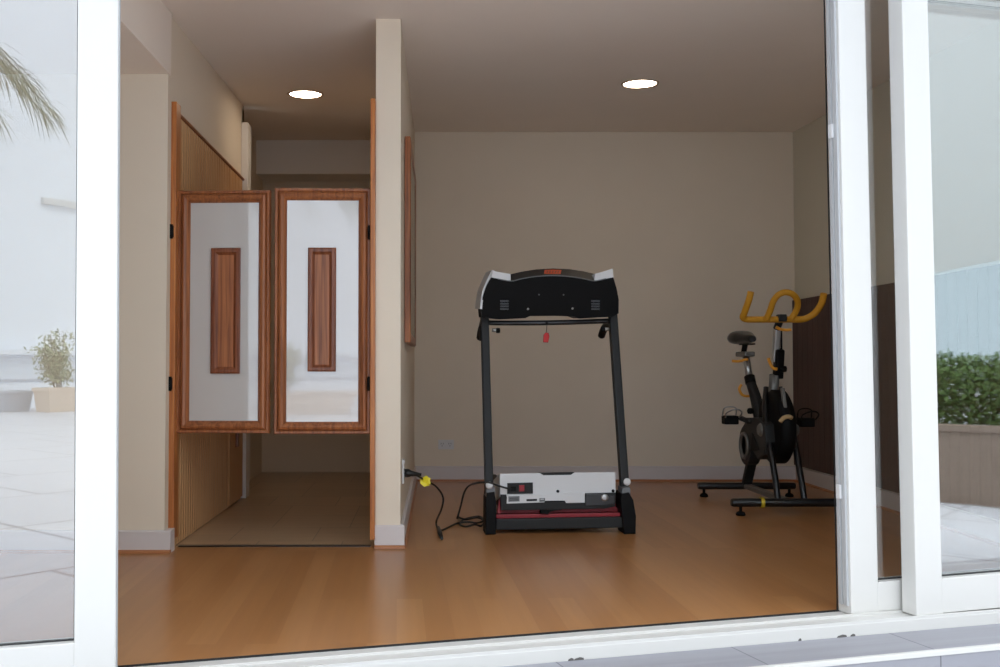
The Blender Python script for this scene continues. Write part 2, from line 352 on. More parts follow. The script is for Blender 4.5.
# ------------------------------------------------------------------ saloon swing doors
def saloon(label, x0, x1, z0, z1, Y, rz, hinge_left, orn):
    hx = x0 if hinge_left else x1
    r = thing('saloon_door', label, 'door', (hx, Y, 0), rz, 'pair of swing doors', 'thing')
    a, b = x0-hx, x1-hx
    bm = B(); frame_ring(bm, a, b, z0, z1, [(0, -.012), (.004, -.02), (.014, -.02), (.018, -.015), (.024, -.026), (.034, -.030), (.046, -.024), (.056, -.012), (.060, -.002), (.060, .012), (.034, .026), (.004, .018), (0, .010)])
    obj('frame', bm, 'oak', r)
    bm = B(); box(bm, a+.055, b-.055, -.003, .006, z0+.055, z1-.055); obj('insert_panel', bm, 'insert', r)
    ox0, ox1, oz0, oz1 = [orn[0]-hx, orn[1]-hx, orn[2], orn[3]]
    bm = B(); frame_ring(bm, ox0, ox1, oz0, oz1, [(0, -.0035), (0, -.016), (.006, -.020), (.02, -.020), (.036, -.008), (.036, -.0035)])
    pl = obj('ornament', bm, 'walnut', r)
    bm = B(); box(bm, ox0+.03, ox1-.03, -.010, -.0035, oz0+.03, oz1-.03, .002); obj('centre_board', bm, 'oak', pl)
    for hz in (.79, 1.52):
        bm = B(); e = -.016 if hinge_left else -.004
        yf = -.075 if hinge_left else -.036
        tube(bm, [(e, yf, hz-.034), (e, yf, hz+.034)], .010, 12)
        box(bm, e-.012, e+.012, yf-.002, -.028, hz-.028, hz+.028, .002)
        obj('hinge', bm, 'black', r)
    return r
def sx(px, Y=4.85): return (px-427)/1000*Y
YD = 4.855
def zy(x, y, Y=4.85): return atY(x, y, Y).z
saloon('left oak-framed swing door with a grey gloss panel and wood ornament', sx(177.5), sx(271), zy(200, 433), zy(200, 191), YD, -.045, True, (sx(211.5), sx(241), zy(226, 373.5), zy(226, 248.5)))
saloon('right oak-framed swing door with a bright panel mirroring the terrace', sx(274.5), sx(370.5), zy(320, 434), zy(320, 188.5), YD, .025, False, (sx(308), sx(336), zy(320, 371.5), zy(320, 248)))
# ------------------------------------------------------------------ framed mirror on partition side
r = thing('framed_mirror', 'tall wood-framed mirror hung on the side of the partition wall', 'mirror', (-.118, 6.0, 0), PI/2, kind='thing')
bm = B(); frame_ring(bm, -.70, .55, 1.0, 2.10, [(0, -.002), (0, -.030), (.008, -.035), (.03, -.034), (.05, -.031), (.05, -.002)]); obj('frame', bm, 'oak', r)
bm = B(); box(bm, -.655, .505, -.030, -.003, 1.045, 2.045); obj('glass', bm, 'mirror', r)
r.rotation_euler = (0, 0, PI/2-.0118); r.location = (-.1128, 6.0, 0)
# ------------------------------------------------------------------ downlights
def downlight(px, py, label):
    r0 = ray(px, py); k = (2.6-H)/r0.z
    for _ in range(6): k = (ceil_z(r0.y*k)-H)/r0.z
    p = EYE+r0*k
    r = thing('ceiling_light', label, 'ceiling light', p, 0, 'recessed ceiling lights'); r.rotation_euler = (math.atan(.033), 0, 0)
    bm = B(); lathe(bm, [(.098, -.001), (.102, -.006), (.112, -.007), (.116, -.001)], seg=40); obj('rim', bm, 'rim', r)
    bm = B(); lathe(bm, [(.099, -.002), (.09, -.0035), (.02, -.004)], seg=40); obj('lens', bm, 'lamp', r)
downlight(305.5, 94, 'lit round downlight in the ceiling above the swing doors')
downlight(640, 83.5, 'lit round downlight in the ceiling above the treadmill')
# ------------------------------------------------------------------ power outlets
def outlet(label, loc, rz, w, h):
    r = thing('power_outlet', label, 'power outlet', loc, rz, 'white wall outlets')
    bm = B(); box(bm, -w/2, w/2, -.011, -.0005, -h/2, h/2, .003); obj('cover_plate', bm, 'white', r)
    for x in (-w/4, w/4):
        bm = B()
        for dx, a in ((-.008, .3), (.008, -.3)): box(bm, x+dx-.0015, x+dx+.0015, -.0118, -.0105, .002, .013)
        box(bm, x-.0015, x+.0015, -.0118, -.0105, -.014, -.004); obj('socket', bm, 'black', r)
        bm = B(); box(bm, x-.006, x+.006, -.014, -.0105, h/2-.02, h/2-.008, .001); obj('switch', bm, 'white', r)
    return r
p = atY(446, 444.5, YB); outlet('white double outlet low on the back wall', (p.x, YB, p.z), 0, .118, .072)
OY, OZ = 5.06, .335
outlet('white outlet on the side of the partition, with a black plug in it', (-.1256, OY, OZ+.01), PI/2-.0118, .075, .12)
# ------------------------------------------------------------------ treadmill
TR = .03
tm = thing('treadmill', 'black and white treadmill with red base trim, facing away in mid room', 'treadmill', (.705, 5.27, 0), TR)
TMI = (Matrix.Translation((.705, 5.27, 0)) @ Matrix.Rotation(TR, 4, 'Z')); TIN = TMI.inverted()
ty = Vector((-math.sin(TR), math.cos(TR), 0))
def T(px, py, yl):
    return TIN @ hit(px, py, Vector((.705, 5.27, 0))+ty*yl, ty)
def TO(pts, yl): return [T(x, y, yl) for x, y in pts]
def CT(px, py, o=0):   # on the console's front shell, which leans forward towards its top
    return T(px, py, YC-.07*(318-py)/42+o)
def CO(pts, o=0): return [CT(x, y, o) for x, y in pts]
# posts
YT = .20
bl, tl = T(489.2, 500, .03), T(484.6, 316, YT); br_, trr = T(625.2, 497, .03), T(612.6, 314, YT)
for a, b in ((bl, tl), (br_, trr)):
    bm = B(); bar(bm, a, b, .044, .056); obj('upright_post', bm, 'charcoal', tm)
for q in ((489.2, 485.2), (627, 481.8)):
    p = T(*q, -.052); bm = B(); lathe(bm, [(.019, 0), (.019, .006), (.012, .010), (.004, .011)], (0, -1, 0), p, 20); obj('bolt_cap', bm, 'white', tm)
# foot covers
for side, pts in ((0, [(485.6, 535.2), (486, 500), (487, 493), (494.5, 492), (496.5, 502), (496.2, 534.5)]), (1, [(624.5, 530.8), (620.5, 500), (621.5, 494), (629, 492.5), (633.5, 500), (636, 516), (635.8, 530.5)])):
    P = TO(pts, -.055); zmin = min(q.z for q in P)
    for q in P: q.z = max(q.z-zmin, 0) if q.z-zmin < .03 else q.z
    bm = B(); prism(bm, P, (0, .16, 0), .006); fo = obj('foot_cover', bm, 'black', tm)
    a, b = ((491, 492), (625.5, 492))[side], None
    px0, px1 = ((486, 495.5), (622, 631))[side]
    bm = B(); prism(bm, TO([(px0, 503), (px0+.5, 488), (px1-.5, 487), (px1, 500)], -.045), (0, .11, 0), .005); obj('bracket', bm, 'grey', fo)
# base
bm = B(); P = TO([(496, 530.2), (496, 519.2), (624, 517), (624, 527.8)], -.03); prism(bm, P, (0, .06, 0), .006); obj('front_crossbar', bm, 'charcoal', tm)
bm = B()
prism(bm, TO([(496, 518.8), (496, 514.6), (624, 512.6), (624, 516.8)], .0), (0, .07, 0), .004)
prism(bm, TO([(497, 513.8), (499, 509), (621, 507.6), (623, 511.8)], .05), (0, .06, 0), .004)
obj('red_crossbar', bm, 'red', tm)
for xx in (-.25, .28):
    bm = B(); bar(bm, (xx, .05, .115), (xx, 1.32, .115), .04, .06, (0, 0, 1)); obj('side_rail', bm, 'red', tm)
    bm = B(); sg = 1 if xx < 0 else -1; box(bm, xx-.02+sg*.015, xx+.02+sg*.015, .40, 1.30, .147, .165, .004); obj('foot_rail', bm, 'charcoal', tm)
for q in ((500.5, 500, 508), (621, 498, 506)):
    a = T(q[0], q[1], .03); b = T(q[0]+(-2 if q[0] < 560 else 3), q[2]+6, .0); bm = B(); bar(bm, a, b, .02, .03); obj('red_strut', bm, 'red', tm)
bm = B(); box(bm, -.235, .265, .36, 1.30, .12, .150, .004); obj('running_belt', bm, 'black', tm)
bm = B(); tube(bm, [(-.235, 1.30, .115), (.265, 1.30, .115)], .03, 16); obj('rear_roller', bm, 'charcoal', tm)
# motor hood
hood = [(500, 497), (499.5, 473.4), (540, 472.9), (543.5, 474.8), (570.5, 474.3), (574, 472.2), (615.8, 471.8), (616, 495)]
bm = B(); P = TO(hood, -.02)
prism(bm, P, (0, .34, -.075), .008); hd = obj('motor_cover', bm, 'white', tm)
bm = B(); box_pts = TO([(539.5, 472.6), (543.5, 475.2), (571, 474.8), (574.5, 472.2)], -.0225); prism(bm, box_pts, (0, .05, -.004)); obj('vent_recess', bm, 'charcoal', hd)
bm = B(); P = TO([(501, 510.5), (500.5, 494.6), (506.5, 494.6), (507, 502.8), (585, 502.5), (585.5, 493.3), (616, 492.6), (615.5, 506.5), (604, 508.8)], -.028); prism(bm, P, (0, .30, 0), .004); obj('lower_cover', bm, 'charcoal', tm)
bm = B(); P = TO([(540, 502), (541, 513.8), (548, 514.6), (549, 511), (562, 510), (563, 502)], -.02); prism(bm, P, (0, .05, 0), .004); obj('lock_foot', bm, 'black', tm)
bm = B(); P = TO([(585.5, 506), (585.5, 494), (604, 493.4), (606, 496), (614.5, 496), (614.5, 503), (604, 505)], -.036); prism(bm, P, (0, .02, 0), .003); cv = obj('vent_panel', bm, 'black_gloss', hd)
bm = B(); lathe(bm, [(.019, 0), (.019, .004), (.012, .006), (.003, .006)], (0, -1, 0), T(604.8, 497.6, -.037), 20); obj('round_badge', bm, 'silver', cv)
bm = B(); P = TO([(507.4, 494), (507.4, 483.2), (533, 482.6), (533, 493.6)], -.030); prism(bm, P, (0, .015, 0), .003); sp = obj('switch_panel', bm, 'charcoal', hd)
bm = B(); P = TO([(519.2, 491.6), (519.2, 485.2), (524.4, 485.1), (524.4, 491.4)], -.036); prism(bm, P, (0, .01, 0), .002); obj('power_switch', bm, 'red', sp)
bm = B(); P = TO([(510.5, 491.4), (510.5, 486.6), (516, 486.5), (516, 491.2)], -.034); prism(bm, P, (0, .01, 0), .002); obj('power_inlet', bm, 'black', sp)
# label strip with its printed blocks
bm = B(); P = TO([(506.6, 503.6), (507.2, 495.2), (520, 494.8), (564.5, 494), (564.5, 493.2), (584.8, 492.8), (584.8, 502.6), (566, 503), (565, 500.4), (545, 500.6), (544.5, 502.4)], -.031); prism(bm, P, (0, .012, 0), .001); ls = obj('label_strip', bm, 'white', hd)
for q, m_ in (([(508.4, 501.8), (508.4, 496.4), (519.6, 496), (519.6, 501.4)], 'grey'), ([(526.5, 501.2), (526.5, 499.2), (537, 498.9), (537, 500.9)], 'charcoal'), ([(539.4, 501.8), (539.4, 498.2), (545, 498), (545, 501.6)], 'grey'), ([(540.6, 499.6), (540.6, 498.9), (543.8, 498.8), (543.8, 499.5)], 'white'), ([(509.6, 498.6), (509.6, 498), (518.4, 497.7), (518.4, 498.3)], 'charcoal'), ([(509.6, 500.4), (509.6, 499.8), (518.4, 499.5), (518.4, 500.1)], 'charcoal')):
    bm = B(); prism(bm, TO(q, -.0322 if m_ != 'charcoal' and m_ != 'white' else -.0326), (0, .002, 0)); obj('printed_block', bm, m_, ls)
for q in ((557.8, 491.2), (613, 490.8)):
    bm = B(); lathe(bm, [(.008, 0), (.008, .004), (.003, .005)], (0, -1, 0), T(*q, -.021), 12); obj('screw', bm, 'black', hd)
# handle bar between the posts and rear handrails
bm = B(); tube(bm, [T(487, 322.6, YT), T(500, 323, YT-.02), T(546, 322.8, YT-.04), T(596, 321.4, YT-.02), T(611, 320.4, YT)], .0135, 12, 4); obj('crossbar_grip', bm, 'black_gloss', tm)
for q, s_ in ((tl, -1), (trr, 1)):
    bm = B(); tube(bm, [q+Vector((0, .0, -.05)), q+Vector((0, .10, -.05)), q+Vector((0, .22, -.07)), q+Vector((0, .30, -.11))], .021, 14, 5); obj('handrail', bm, 'black', tm)
bm = B(); P = TO([(480.6, 340.5), (479.8, 327), (482, 318), (486, 318), (486, 341)], YT-.02); prism(bm, P, (0, .10, 0), .004); obj('rail_joint', bm, 'black', tm)
for q in ((492, 330, 498), (609, 329, 603)):
    bm = B(); p = T(q[0], q[1], YT-.045); e = T(q[2], q[1]+.5, YT-.045); tube(bm, [p, e], .010, 12); kn = obj('height_knob', bm, 'silver', tm)
    bm = B(); lathe(bm, [(.006, -.012), (.013, -.010), (.014, 0), (.013, .010), (.006, .012)], (1, 0, 0), e, 16); obj('knob_cap', bm, 'black', kn)
# console: shell seen from the front, tilted back
YC = .10
shell = [(481.8, 317.4), (481, 309), (482.6, 297), (486.5, 286), (491.6, 277.6), (498, 278.6), (511, 281.2), (522, 278.8), (536, 276.6), (553, 275.8), (570, 276.8), (584, 279.2), (594, 281), (604, 278.8), (613.4, 277.2), (616.8, 289), (618.8, 300), (618.6, 313.4), (612, 316.8), (597, 317.6), (580, 318.6), (574, 316.4), (560, 315.9), (530, 316.1), (525, 318.2), (500, 319.4)]
bm = B(); P = CO(shell)
a = [bm.verts.new(p) for p in P]
cx = sum(p.x for p in P)/len(P)
back = []
for p in P:
    back.append(bm.verts.new((cx+(p.x-cx)*1.0, p.y+.20+(.06 if p.z > 1.22 else 0), p.z+(.035 if p.z > 1.22 else .01))))
bm.faces.new(a[::-1]); bm.faces.new(back)
for i in range(len(a)): bm.faces.new((a[i], a[(i+1) % len(a)], back[(i+1) % len(a)], back[i]))
con = obj('console', bm, 'black', tm)
# top brow strip
top = [(510.5, 274.2), (522, 271.6), (536, 269.4), (553, 268.4), (570, 269.2), (584, 271.4), (595, 274.0)]
low = [(594.4, 280.8), (584, 278.8), (570, 276.6), (553, 275.6), (536, 276.4), (522, 278.6), (511, 281)]
bm = B()
lo = [CT(x, y, -.004) for x, y in low[::-1]]; hi = [T(x, y, YC+.04) for x, y in top]
va = [bm.verts.new(p) for p in lo]; vb = [bm.verts.new(p) for p in hi]; vc = [bm.verts.new(p+Vector((0, .05, -.012))) for p in hi]; vd = [bm.verts.new(p+Vector((0, .05, -.004))) for p in lo]
for i in range(len(va)-1):
    for A, Bq in ((va, vb), (vb, vc), (vc, vd), (vd, va)): bm.faces.new((A[i], A[i+1], Bq[i+1], Bq[i]))
bm.faces.new((va[0], vb[0], vc[0], vd[0])); bm.faces.new((va[-1], vb[-1], vc[-1], vd[-1]))
brow = obj('brow', bm, 'charcoal', con)
bm = B(); tube(bm, [CT(x, y, -.003) for x, y in [(498, 278.9)]+low[::-1]+[(606, 278.6)]], .0028, 8, 4); obj('edge_line', bm, 'grey', con)
def browp(px, py):   # a point on the brow's slanted face
    f = (275.6-py)/7.2; return T(px, py, YC-.075+.115*max(0, min(1, f))-.003)
bm = B(); P = [browp(544, 273.9), browp(544.6, 269.9), browp(553, 269.5), browp(561.6, 270), browp(560.5, 274)]; prism(bm, P, (0, .003, 0)); bd = obj('logo_badge', bm, 'orange', brow)
bm = B()
for x in (546.5, 549.2, 552, 554.8, 557.4):
    P = [browp(x, 273), browp(x+.7, 270.8), browp(x+1.5, 270.8), browp(x+.9, 273)]
    prism(bm, [p+Vector((0, -.0015, .0005)) for p in P], (0, .002, 0))
obj('logo_lettering', bm, 'walnut', bd)
for pts in ([(491.8, 277.4), (492.6, 270), (496, 271.6), (510.6, 274), (510.8, 281.2)], [(594.4, 281), (595, 273.8), (604, 271.4), (612.6, 268.6), (613.6, 277.2)]):
    bm = B(); P = CO(pts, -.002)
    Q = [bm.verts.new(p+Vector((0, 0, 0))) for p in P]; R = [bm.verts.new(p+Vector((0, .11, 0))) for p in P]
    bm.faces.new(Q); bm.faces.new(R[::-1])
    for i in range(len(Q)): bm.faces.new((Q[i], Q[(i+1) % len(Q)], R[(i+1) % len(Q)], R[i]))
    obj('corner_cap', bm, 'white', con)
bm = B(); P = TO([(480.2, 309), (480.6, 302), (482.4, 291), (487, 279.5), (491.8, 270), (493.2, 270.6), (492, 278), (487, 287), (483.2, 298), (482, 309)], YC-.03); prism(bm, P, (0, .34, .02)); obj('side_cap', bm, 'white', con)
for x, y, rr in ((528, 309, .006), (572.5, 308.5, .006), (539, 294.7, .004), (563.5, 294.8, .004)):
    bm = B(); lathe(bm, [(rr, 0), (rr, .004), (.002, .005)], (0, -1, 0), CT(x, y), 12); obj('screw', bm, 'silver' if rr > .005 else 'grey', con)
for x, y in ((504.5, 305), (595.5, 305)):
    bm = B()
    for k in (-4, -1.3, 1.3, 4):
        p = CT(x, y+k); box(bm, p.x-.022, p.x+.022, p.y-.004, p.y+.004, p.z-.004, p.z+.004, .001)
    obj('speaker_grille', bm, 'black_gloss', con)
# safety key on its string
p = TMI @ T(546.2, 337, YT-.075); q = TMI @ T(547, 323, YT-.06)
sk = thing('safety_key', 'small red safety key hanging from the treadmill console bar', 'safety key', p)
bm = B(); prism(bm, [(-.017, -.006, -.028), (.010, -.006, -.030), (.017, -.006, .004), (.012, -.006, .022), (-.004, -.006, .024), (-.014, -.006, .012)], (0, .012, 0), .002); obj('tab', bm, 'redkey', sk)
bm = B(); tube(bm, [(0, 0, .02), (.003, 0, .045), tuple(q-p)], .0018, 6, 3); lathe(bm, [(.006, -.008), (.008, 0), (.006, .008)], (0, 0, 1), q-p, 10); obj('string', bm, 'black', sk)
# ------------------------------------------------------------------ power cord
def fl_(x, y, z=.006): return atz(x, y, z)
pc = thing('electric_cable', 'black power cable looping across the floor from the wall to the treadmill', 'cable', (0, 0, 0))
pw = Vector((-.113, OY, OZ))
tgp = atY(425.5, 480.6, 5.12); e1 = atY(436, 486.5, 5.2); e2 = atY(443, 497, 5.26)
pts = [pw+Vector((.05, 0, -.004)), tgp, e1, e2, atY(441.5, 509, 5.28), fl_(436.5, 520.5, .03), fl_(437, 527, .007), fl_(440.5, 530.5), fl_(449, 527), fl_(457, 523.4), fl_(468, 522, .012), fl_(477, 523), fl_(483.5, 520.5, .02), fl_(480, 516.5), fl_(471, 517.4), fl_(463, 520), fl_(460, 524.5), fl_(466, 526.5), fl_(475, 524.5, .016), fl_(481, 526, .007), fl_(484, 521, .014), fl_(477, 517.6, .018), fl_(466, 519.4, .014), fl_(458, 517, .012), atY(457.6, 517.5, 5.42), atY(461, 505, 5.44), atY(464, 493, 5.42), atY(469, 485.8, 5.36), atY(478, 482.8, 5.24), TMI@T(489, 482.6, -.06), TMI@T(499, 486, -.055), TMI@T(511, 489.4, -.045)]
bm = B(); tube(bm, pts, .0052, 8, 6); obj('flex', bm, 'cable', pc)
bm = B(); tube(bm, [pw+Vector((.0, 0, 0)), pw+Vector((.02, 0, 0)), pw+Vector((.035, 0, -.002)), pw+Vector((.085, 0, -.008))], [.021, .021, .014, .007], 14); obj('plug', bm, 'cable', pc)
bm = B(); a = fl_(438.2, 527.5, .011); b = fl_(441.8, 538.5, .011); tube(bm, [a, a.lerp(b, .5), b], [.009, .0125, .008], 10); obj('cable_tie', bm, 'cable', pc)
bm = B()
for k in range(3):
    ang = k*.9; n0 = Vector((math.cos(ang), .3*math.sin(ang*2), math.sin(ang)))*.026; w0 = Vector((-math.sin(ang), .25, math.cos(ang)))*.015
    o0 = Vector((0, -.006*k-.007, 0)); prism(bm, [tgp+o0-n0-w0, tgp+o0+n0-w0, tgp+o0+n0*.8+w0, tgp+o0-n0+w0], (0, -.002, 0))
obj('warning_tag', bm, 'tag', pc)
# ------------------------------------------------------------------ exercise bike
BX, BY = 2.135, 6.28
bk = thing('exercise_bike', 'black exercise bike with yellow handlebars by the dark panelling', 'exercise bike', (BX, BY, 0))
YF, YR = -.40, .43
def Bk(px, py, yl): return atY(px, py, BY+yl)-Vector((BX, BY, 0))
def stab(name, y, hw, zc, r):
    bm = B(); tube(bm, [(-hw, y, zc), (-hw+.012, y, zc), (hw-.012, y, zc), (hw, y, zc)], [r*.8, r, r, r*.8], 18); o = obj(name, bm, 'black_gloss', bk)
    return o
fs_ = stab('front_stabilizer', YF, .355, .075, .025); rs_ = stab('rear_stabilizer', YR, .325, .072, .023)
for x in (-.175, .275):
    bm = B(); tube(bm, [(x-.01, YF, .075), (x+.01, YF, .075)], .031, 20); obj('yellow_band', bm, 'band', fs_)
for o, y, xs_ in ((fs_, YF, (-.30, .30)), (rs_, YR, (-.285, .285))):
    for x in xs_:
        bm = B(); lathe(bm, [(.026, 0), (.028, .008), (.022, .02), (.009, .026), (.009, .055)], (0, 0, 1), (x, y, 0), 18); obj('levelling_foot', bm, 'black', o)
for s_ in (-1, 1):
    bm = B(); tube(bm, [(s_*.078, YF+.01, .085), (s_*.076, YF+.06, .22), (s_*.074, YF+.22, .56), (s_*.04, YF+.30, .74)], .0185, 14, 4); obj('fork_leg', bm, 'black_gloss', bk)
bm = B(); bar(bm, (0, YR-.01, .072), (0, YF+.02, .072), .05, .03, (0, 0, 1)); obj('base_beam', bm, 'steel_grey', bk)
bm = B(); bar(bm, (0, YR, .08), (0, .22, .40), .06, .045); obj('rear_leg', bm, 'charcoal', bk)
# flywheel housing
FWC = (YF+.22, .535)
def disc(bm, x0, x1, y, z, r, r2): lathe(bm, [(r2, x0), (r, x0+(x1-x0)*.15), (r, x1-(x1-x0)*.15), (r2, x1)], (1, 0, 0), (0, y, z), 40)
bm = B(); disc(bm, -.048, .048, FWC[0]+.02, FWC[1]-.03, .225, .20); fw = obj('flywheel_guard', bm, 'black', bk)
bm = B(); lathe(bm, [(.03, -.12), (.045, -.10), (.045, .10), (.03, .12)], (1, 0, 0), (0, FWC[0], FWC[1]-.05), 24); obj('flywheel_hub', bm, 'steel_grey', fw)
bm = B(); bar(bm, (-.012, FWC[0]-.16, .62), (-.012, FWC[0]-.12, .74), .022, .02); obj('brake_strip', bm, 'steel_grey', fw)
bm = B(); tube(bm, [(-.052, FWC[0]-.19, .545), (-.035, FWC[0]-.20, .568), (-.01, FWC[0]-.205, .576), (.012, FWC[0]-.2, .568)], .013, 10, 4); obj('cream_fender', bm, 'cream', fw)
bm = B(); tube(bm, [Bk(789.5, 424, YF+.16), Bk(791.5, 436, YF+.15), Bk(792.5, 450, YF+.13)], .014, 12); obj('side_strut', bm, 'silver', bk)
# belt guard on the viewer's left side, with round rear end
def guard_outline(x):
    pts = []
    cy, cz, R = .13, .365, .125
    for k in range(13):
        a = math.radians(60-k*20); pts.append((x, cy+R*math.cos(a), cz+R*math.sin(a)))
    pts += [(x, -.12, .30), (x, -.24, .34), (x, -.27, .42), (x, -.25, .52), (x, -.14, .56), (x, .06, .545)]
    return pts
bm = B(); prism(bm, guard_outline(-.105), (.07, 0, 0), .008); bg = obj('belt_guard', bm, 'charcoal', bk)
bm = B(); lathe(bm, [(.062, 0), (.062, .010), (.07, .014), (.085, .012), (.088, 0)], (-1, 0, 0), (-.105, .13, .365), 36); obj('guard_ring', bm, 'steel_grey', bg)
bm = B(); prism(bm, [(-.112, -.16, .36), (-.112, .0, .34), (-.112, -.04, .46)], (.01, 0, 0), .004); obj('guard_badge', bm, 'black', bg)
# seat tube, post, saddle
bm = B(); tube(bm, [(0, .10, .46), (-.004, .20, .65), (-.016, .285, .775)], [.042, .04, .03], 16, 4); obj('seat_tube', bm, 'charcoal', bk)
bm = B(); tube(bm, [(-.015, .272, .758), (-.018, .294, .805)], .034, 16); obj('seat_collar', bm, 'black', bk)
bm = B(); tube(bm, [(-.018, .288, .79), (-.024, .345, .945)], .0225, 14); obj('seat_post', bm, 'silver', bk)
bm = B(); box(bm, -.058, .012, .26, .46, .935, .968, .010); ss = obj('seat_slider', bm, 'steel_grey', bk)
bm = B(); tube(bm, [(-.02, .40, .96), (-.01, .40, 1.015)], .018, 12); tube(bm, [(-.022, .30, 1.018), (-.022, .48, 1.018)], .005, 8); tube(bm, [(.022, .30, 1.018), (.022, .48, 1.018)], .005, 8); obj('saddle_clamp', bm, 'black', ss)
bm = B(); rings = []
for y, w, z, h in ((.27, .018, 1.045, .018), (.29, .03, 1.05, .024), (.36, .04, 1.055, .028), (.44, .072, 1.058, .042), (.50, .092, 1.06, .052), (.55, .085, 1.06, .05), (.575, .05, 1.06, .034)):
    rings.append([bm.verts.new((math.copysign(abs(math.cos(2*PI*k/20))**.7, math.cos(2*PI*k/20))*w, y, z+math.sin(2*PI*k/20)*h*(1 if math.sin(2*PI*k/20) > 0 else .8))) for k in range(20)])
for A, Q in zip(rings, rings[1:]):
    for k in range(20):
        f = bm.faces.new((A[k], A[(k+1) % 20], Q[(k+1) % 20], Q[k])); f.smooth = True
bm.faces.new(rings[0]); bm.faces.new(rings[-1]); obj('saddle', bm, 'black_gloss', bk)
# head column
bm = B(); tube(bm, [(-.012, YF+.27, .64), (-.012, YF+.235, .82)], .03, 14); obj('head_tube', bm, 'steel_grey', bk)
bm = B(); bar(bm, (.012, YF+.245, .80), (.008, YF+.20, .975), .05, .06); obj('head_sleeve', bm, 'black', bk)
bm = B(); bar(bm, (-.008, YF+.235, .90), (-.005, YF+.19, 1.12), .036, .045); obj('handlebar_post', bm, 'silver', bk)
bm = B(); tube(bm, [(.025, YF+.215, .93), (.014, YF+.18, 1.10)], .006, 8); obj('cable_rod', bm, 'black', bk)
bm = B(); tube(bm, [(-.01, YF+.19, 1.10), (.0, YF+.15, 1.165)], .022, 12); box(bm, -.02, .03, YF+.12, YF+.18, 1.14, 1.185, .008); obj('handlebar_stem', bm, 'charcoal', bk)
HY = YF+.15; hz = Bk(778, 319.5, HY).z
# foam-covered handlebar: base bar with bullhorns, and the centre loop
L = Bk(741.5, 317.5, HY); 
pts = [L+Vector((.026, -.10, .15)), L+Vector((.018, -.085, .10)), L+Vector((.006, -.035, .025)), L+Vector((.004, -.015, .003)), L+Vector((.03, 0, -.011)), (-.12, HY, hz), (0, HY, hz), (.11, HY, hz), (.155, HY-.005, hz+.008), (.197, HY-.03, hz+.04), (.222, HY-.065, hz+.095), (.226, HY-.09, hz+.15)]
bm = B(); tube(bm, pts, .0195, 14, 6); hb = obj('handlebar', bm, 'yellow', bk)
lp = [Bk(766, 319.5, HY-.02), Bk(770, 311, HY-.05), Bk(773.5, 301, HY-.09), Bk(779, 294.5, HY-.12), Bk(786, 292.3, HY-.13), Bk(793, 294.5, HY-.12), Bk(797.5, 301, HY-.09), Bk(796.5, 310, HY-.05), Bk(791, 319, HY-.02)]
bm = B(); tube(bm, lp, .0185, 14, 5); obj('loop_grip', bm, 'yellow', hb)
# adjustment levers
for pts in ([(741.5, 384.5), (739.3, 389), (741.5, 394), (745, 396), (750, 396)], [(748, 359.5), (744.5, 359.8), (740.5, 361.2), (736, 361.4), (732, 361)]):
    bm = B(); tube(bm, [Bk(x, y, .25) for x, y in pts], .009, 10, 4); obj('lever', bm, 'lever', bk)
bm = B(); tube(bm, [Bk(x, y, YF+.19) for x, y in ((768.3, 358), (770, 363), (773, 368), (777, 369))], .0095, 10, 4); obj('lever', bm, 'lever', bk)
bm = B(); tube(bm, [Bk(x, y, YF+.14) for x, y in ((776, 327), (780, 329), (786, 330), (791, 329.6))], .009, 10, 4); obj('lever', bm, 'lever', bk)
for q, yl in (((783.5, 369), YF+.2), ((750.5, 411), .17)):
    bm = B(); lathe(bm, [(.008, -.02), (.018, -.015), (.020, 0), (.018, .015), (.006, .02)], (1, 0, 0), Bk(*q, yl), 16); obj('adjust_knob', bm, 'black', bk)
# cranks and pedals
bm = B(); tube(bm, [(-.13, .01, .53), (.13, .01, .53)], .02, 14); ax = obj('crank_axle', bm, 'charcoal', bk)
for s_, yy in ((-1, .15), (1, -.12)):
    px_ = s_*.175
    bm = B(); bar(bm, (s_*.125, .01, .53), (s_*.125, yy, .54), .018, .03, (0, 0, 1)); tube(bm, [(s_*.12, yy, .54), (px_+s_*.05, yy, .54)], .008, 8); ca = obj('crank_arm', bm, 'charcoal', bk)
    bm = B()
    x0, x1 = sorted((px_-s_*.03, px_+s_*.06)); box(bm, x0, x1, yy-.04, yy+.04, .50, .555, .008)
    pd = obj('pedal', bm, 'black', bk)
    bm = B(); yo = yy-.045
    tube(bm, [(x0+.002, yo, .545), (x0-.004, yo-.04, .575), (x0+.02, yo-.075, .595), ((x0+x1)/2, yo-.08, .60), (x1-.02, yo-.075, .595), (x1+.004, yo-.04, .575), (x1-.002, yo, .545)], .0045, 8, 4)
    tube(bm, [(x0+.002, yy+.02, .55), (x0+.006, yy, .60), ((x0+x1)/2, yy-.005, .612), (x1-.006, yy, .60), (x1-.002, yy+.02, .55)], .004, 8, 4)
    obj('toe_cage', bm, 'silver' if s_ < 0 else 'black', pd)
# ------------------------------------------------------------------ outdoors (seen only as reflections)
GZ = -.20
bm = B(); box(bm, -40, 45, -60, 12, GZ-.2, GZ)
# keep the ground out of the house
for v in bm.verts: pass
bm.free(); bm = B()
g = [FW(-45, .398, 0), FW(45, .398, 0), FW(45, 70, 0), FW(-45, 70, 0)]
prism(bm, [(p.x, p.y, GZ-.2) for p in g], (0, 0, .2)); struct('terrace', bm, 'terrace', label='pale tiled terrace mirrored in the glass')
def V(px, py, dep): return mirror(atY(px, py, dep))     # mirrored point -> where the real thing stands
def Vg(px, py): return mirror(atz(px, py, GZ))
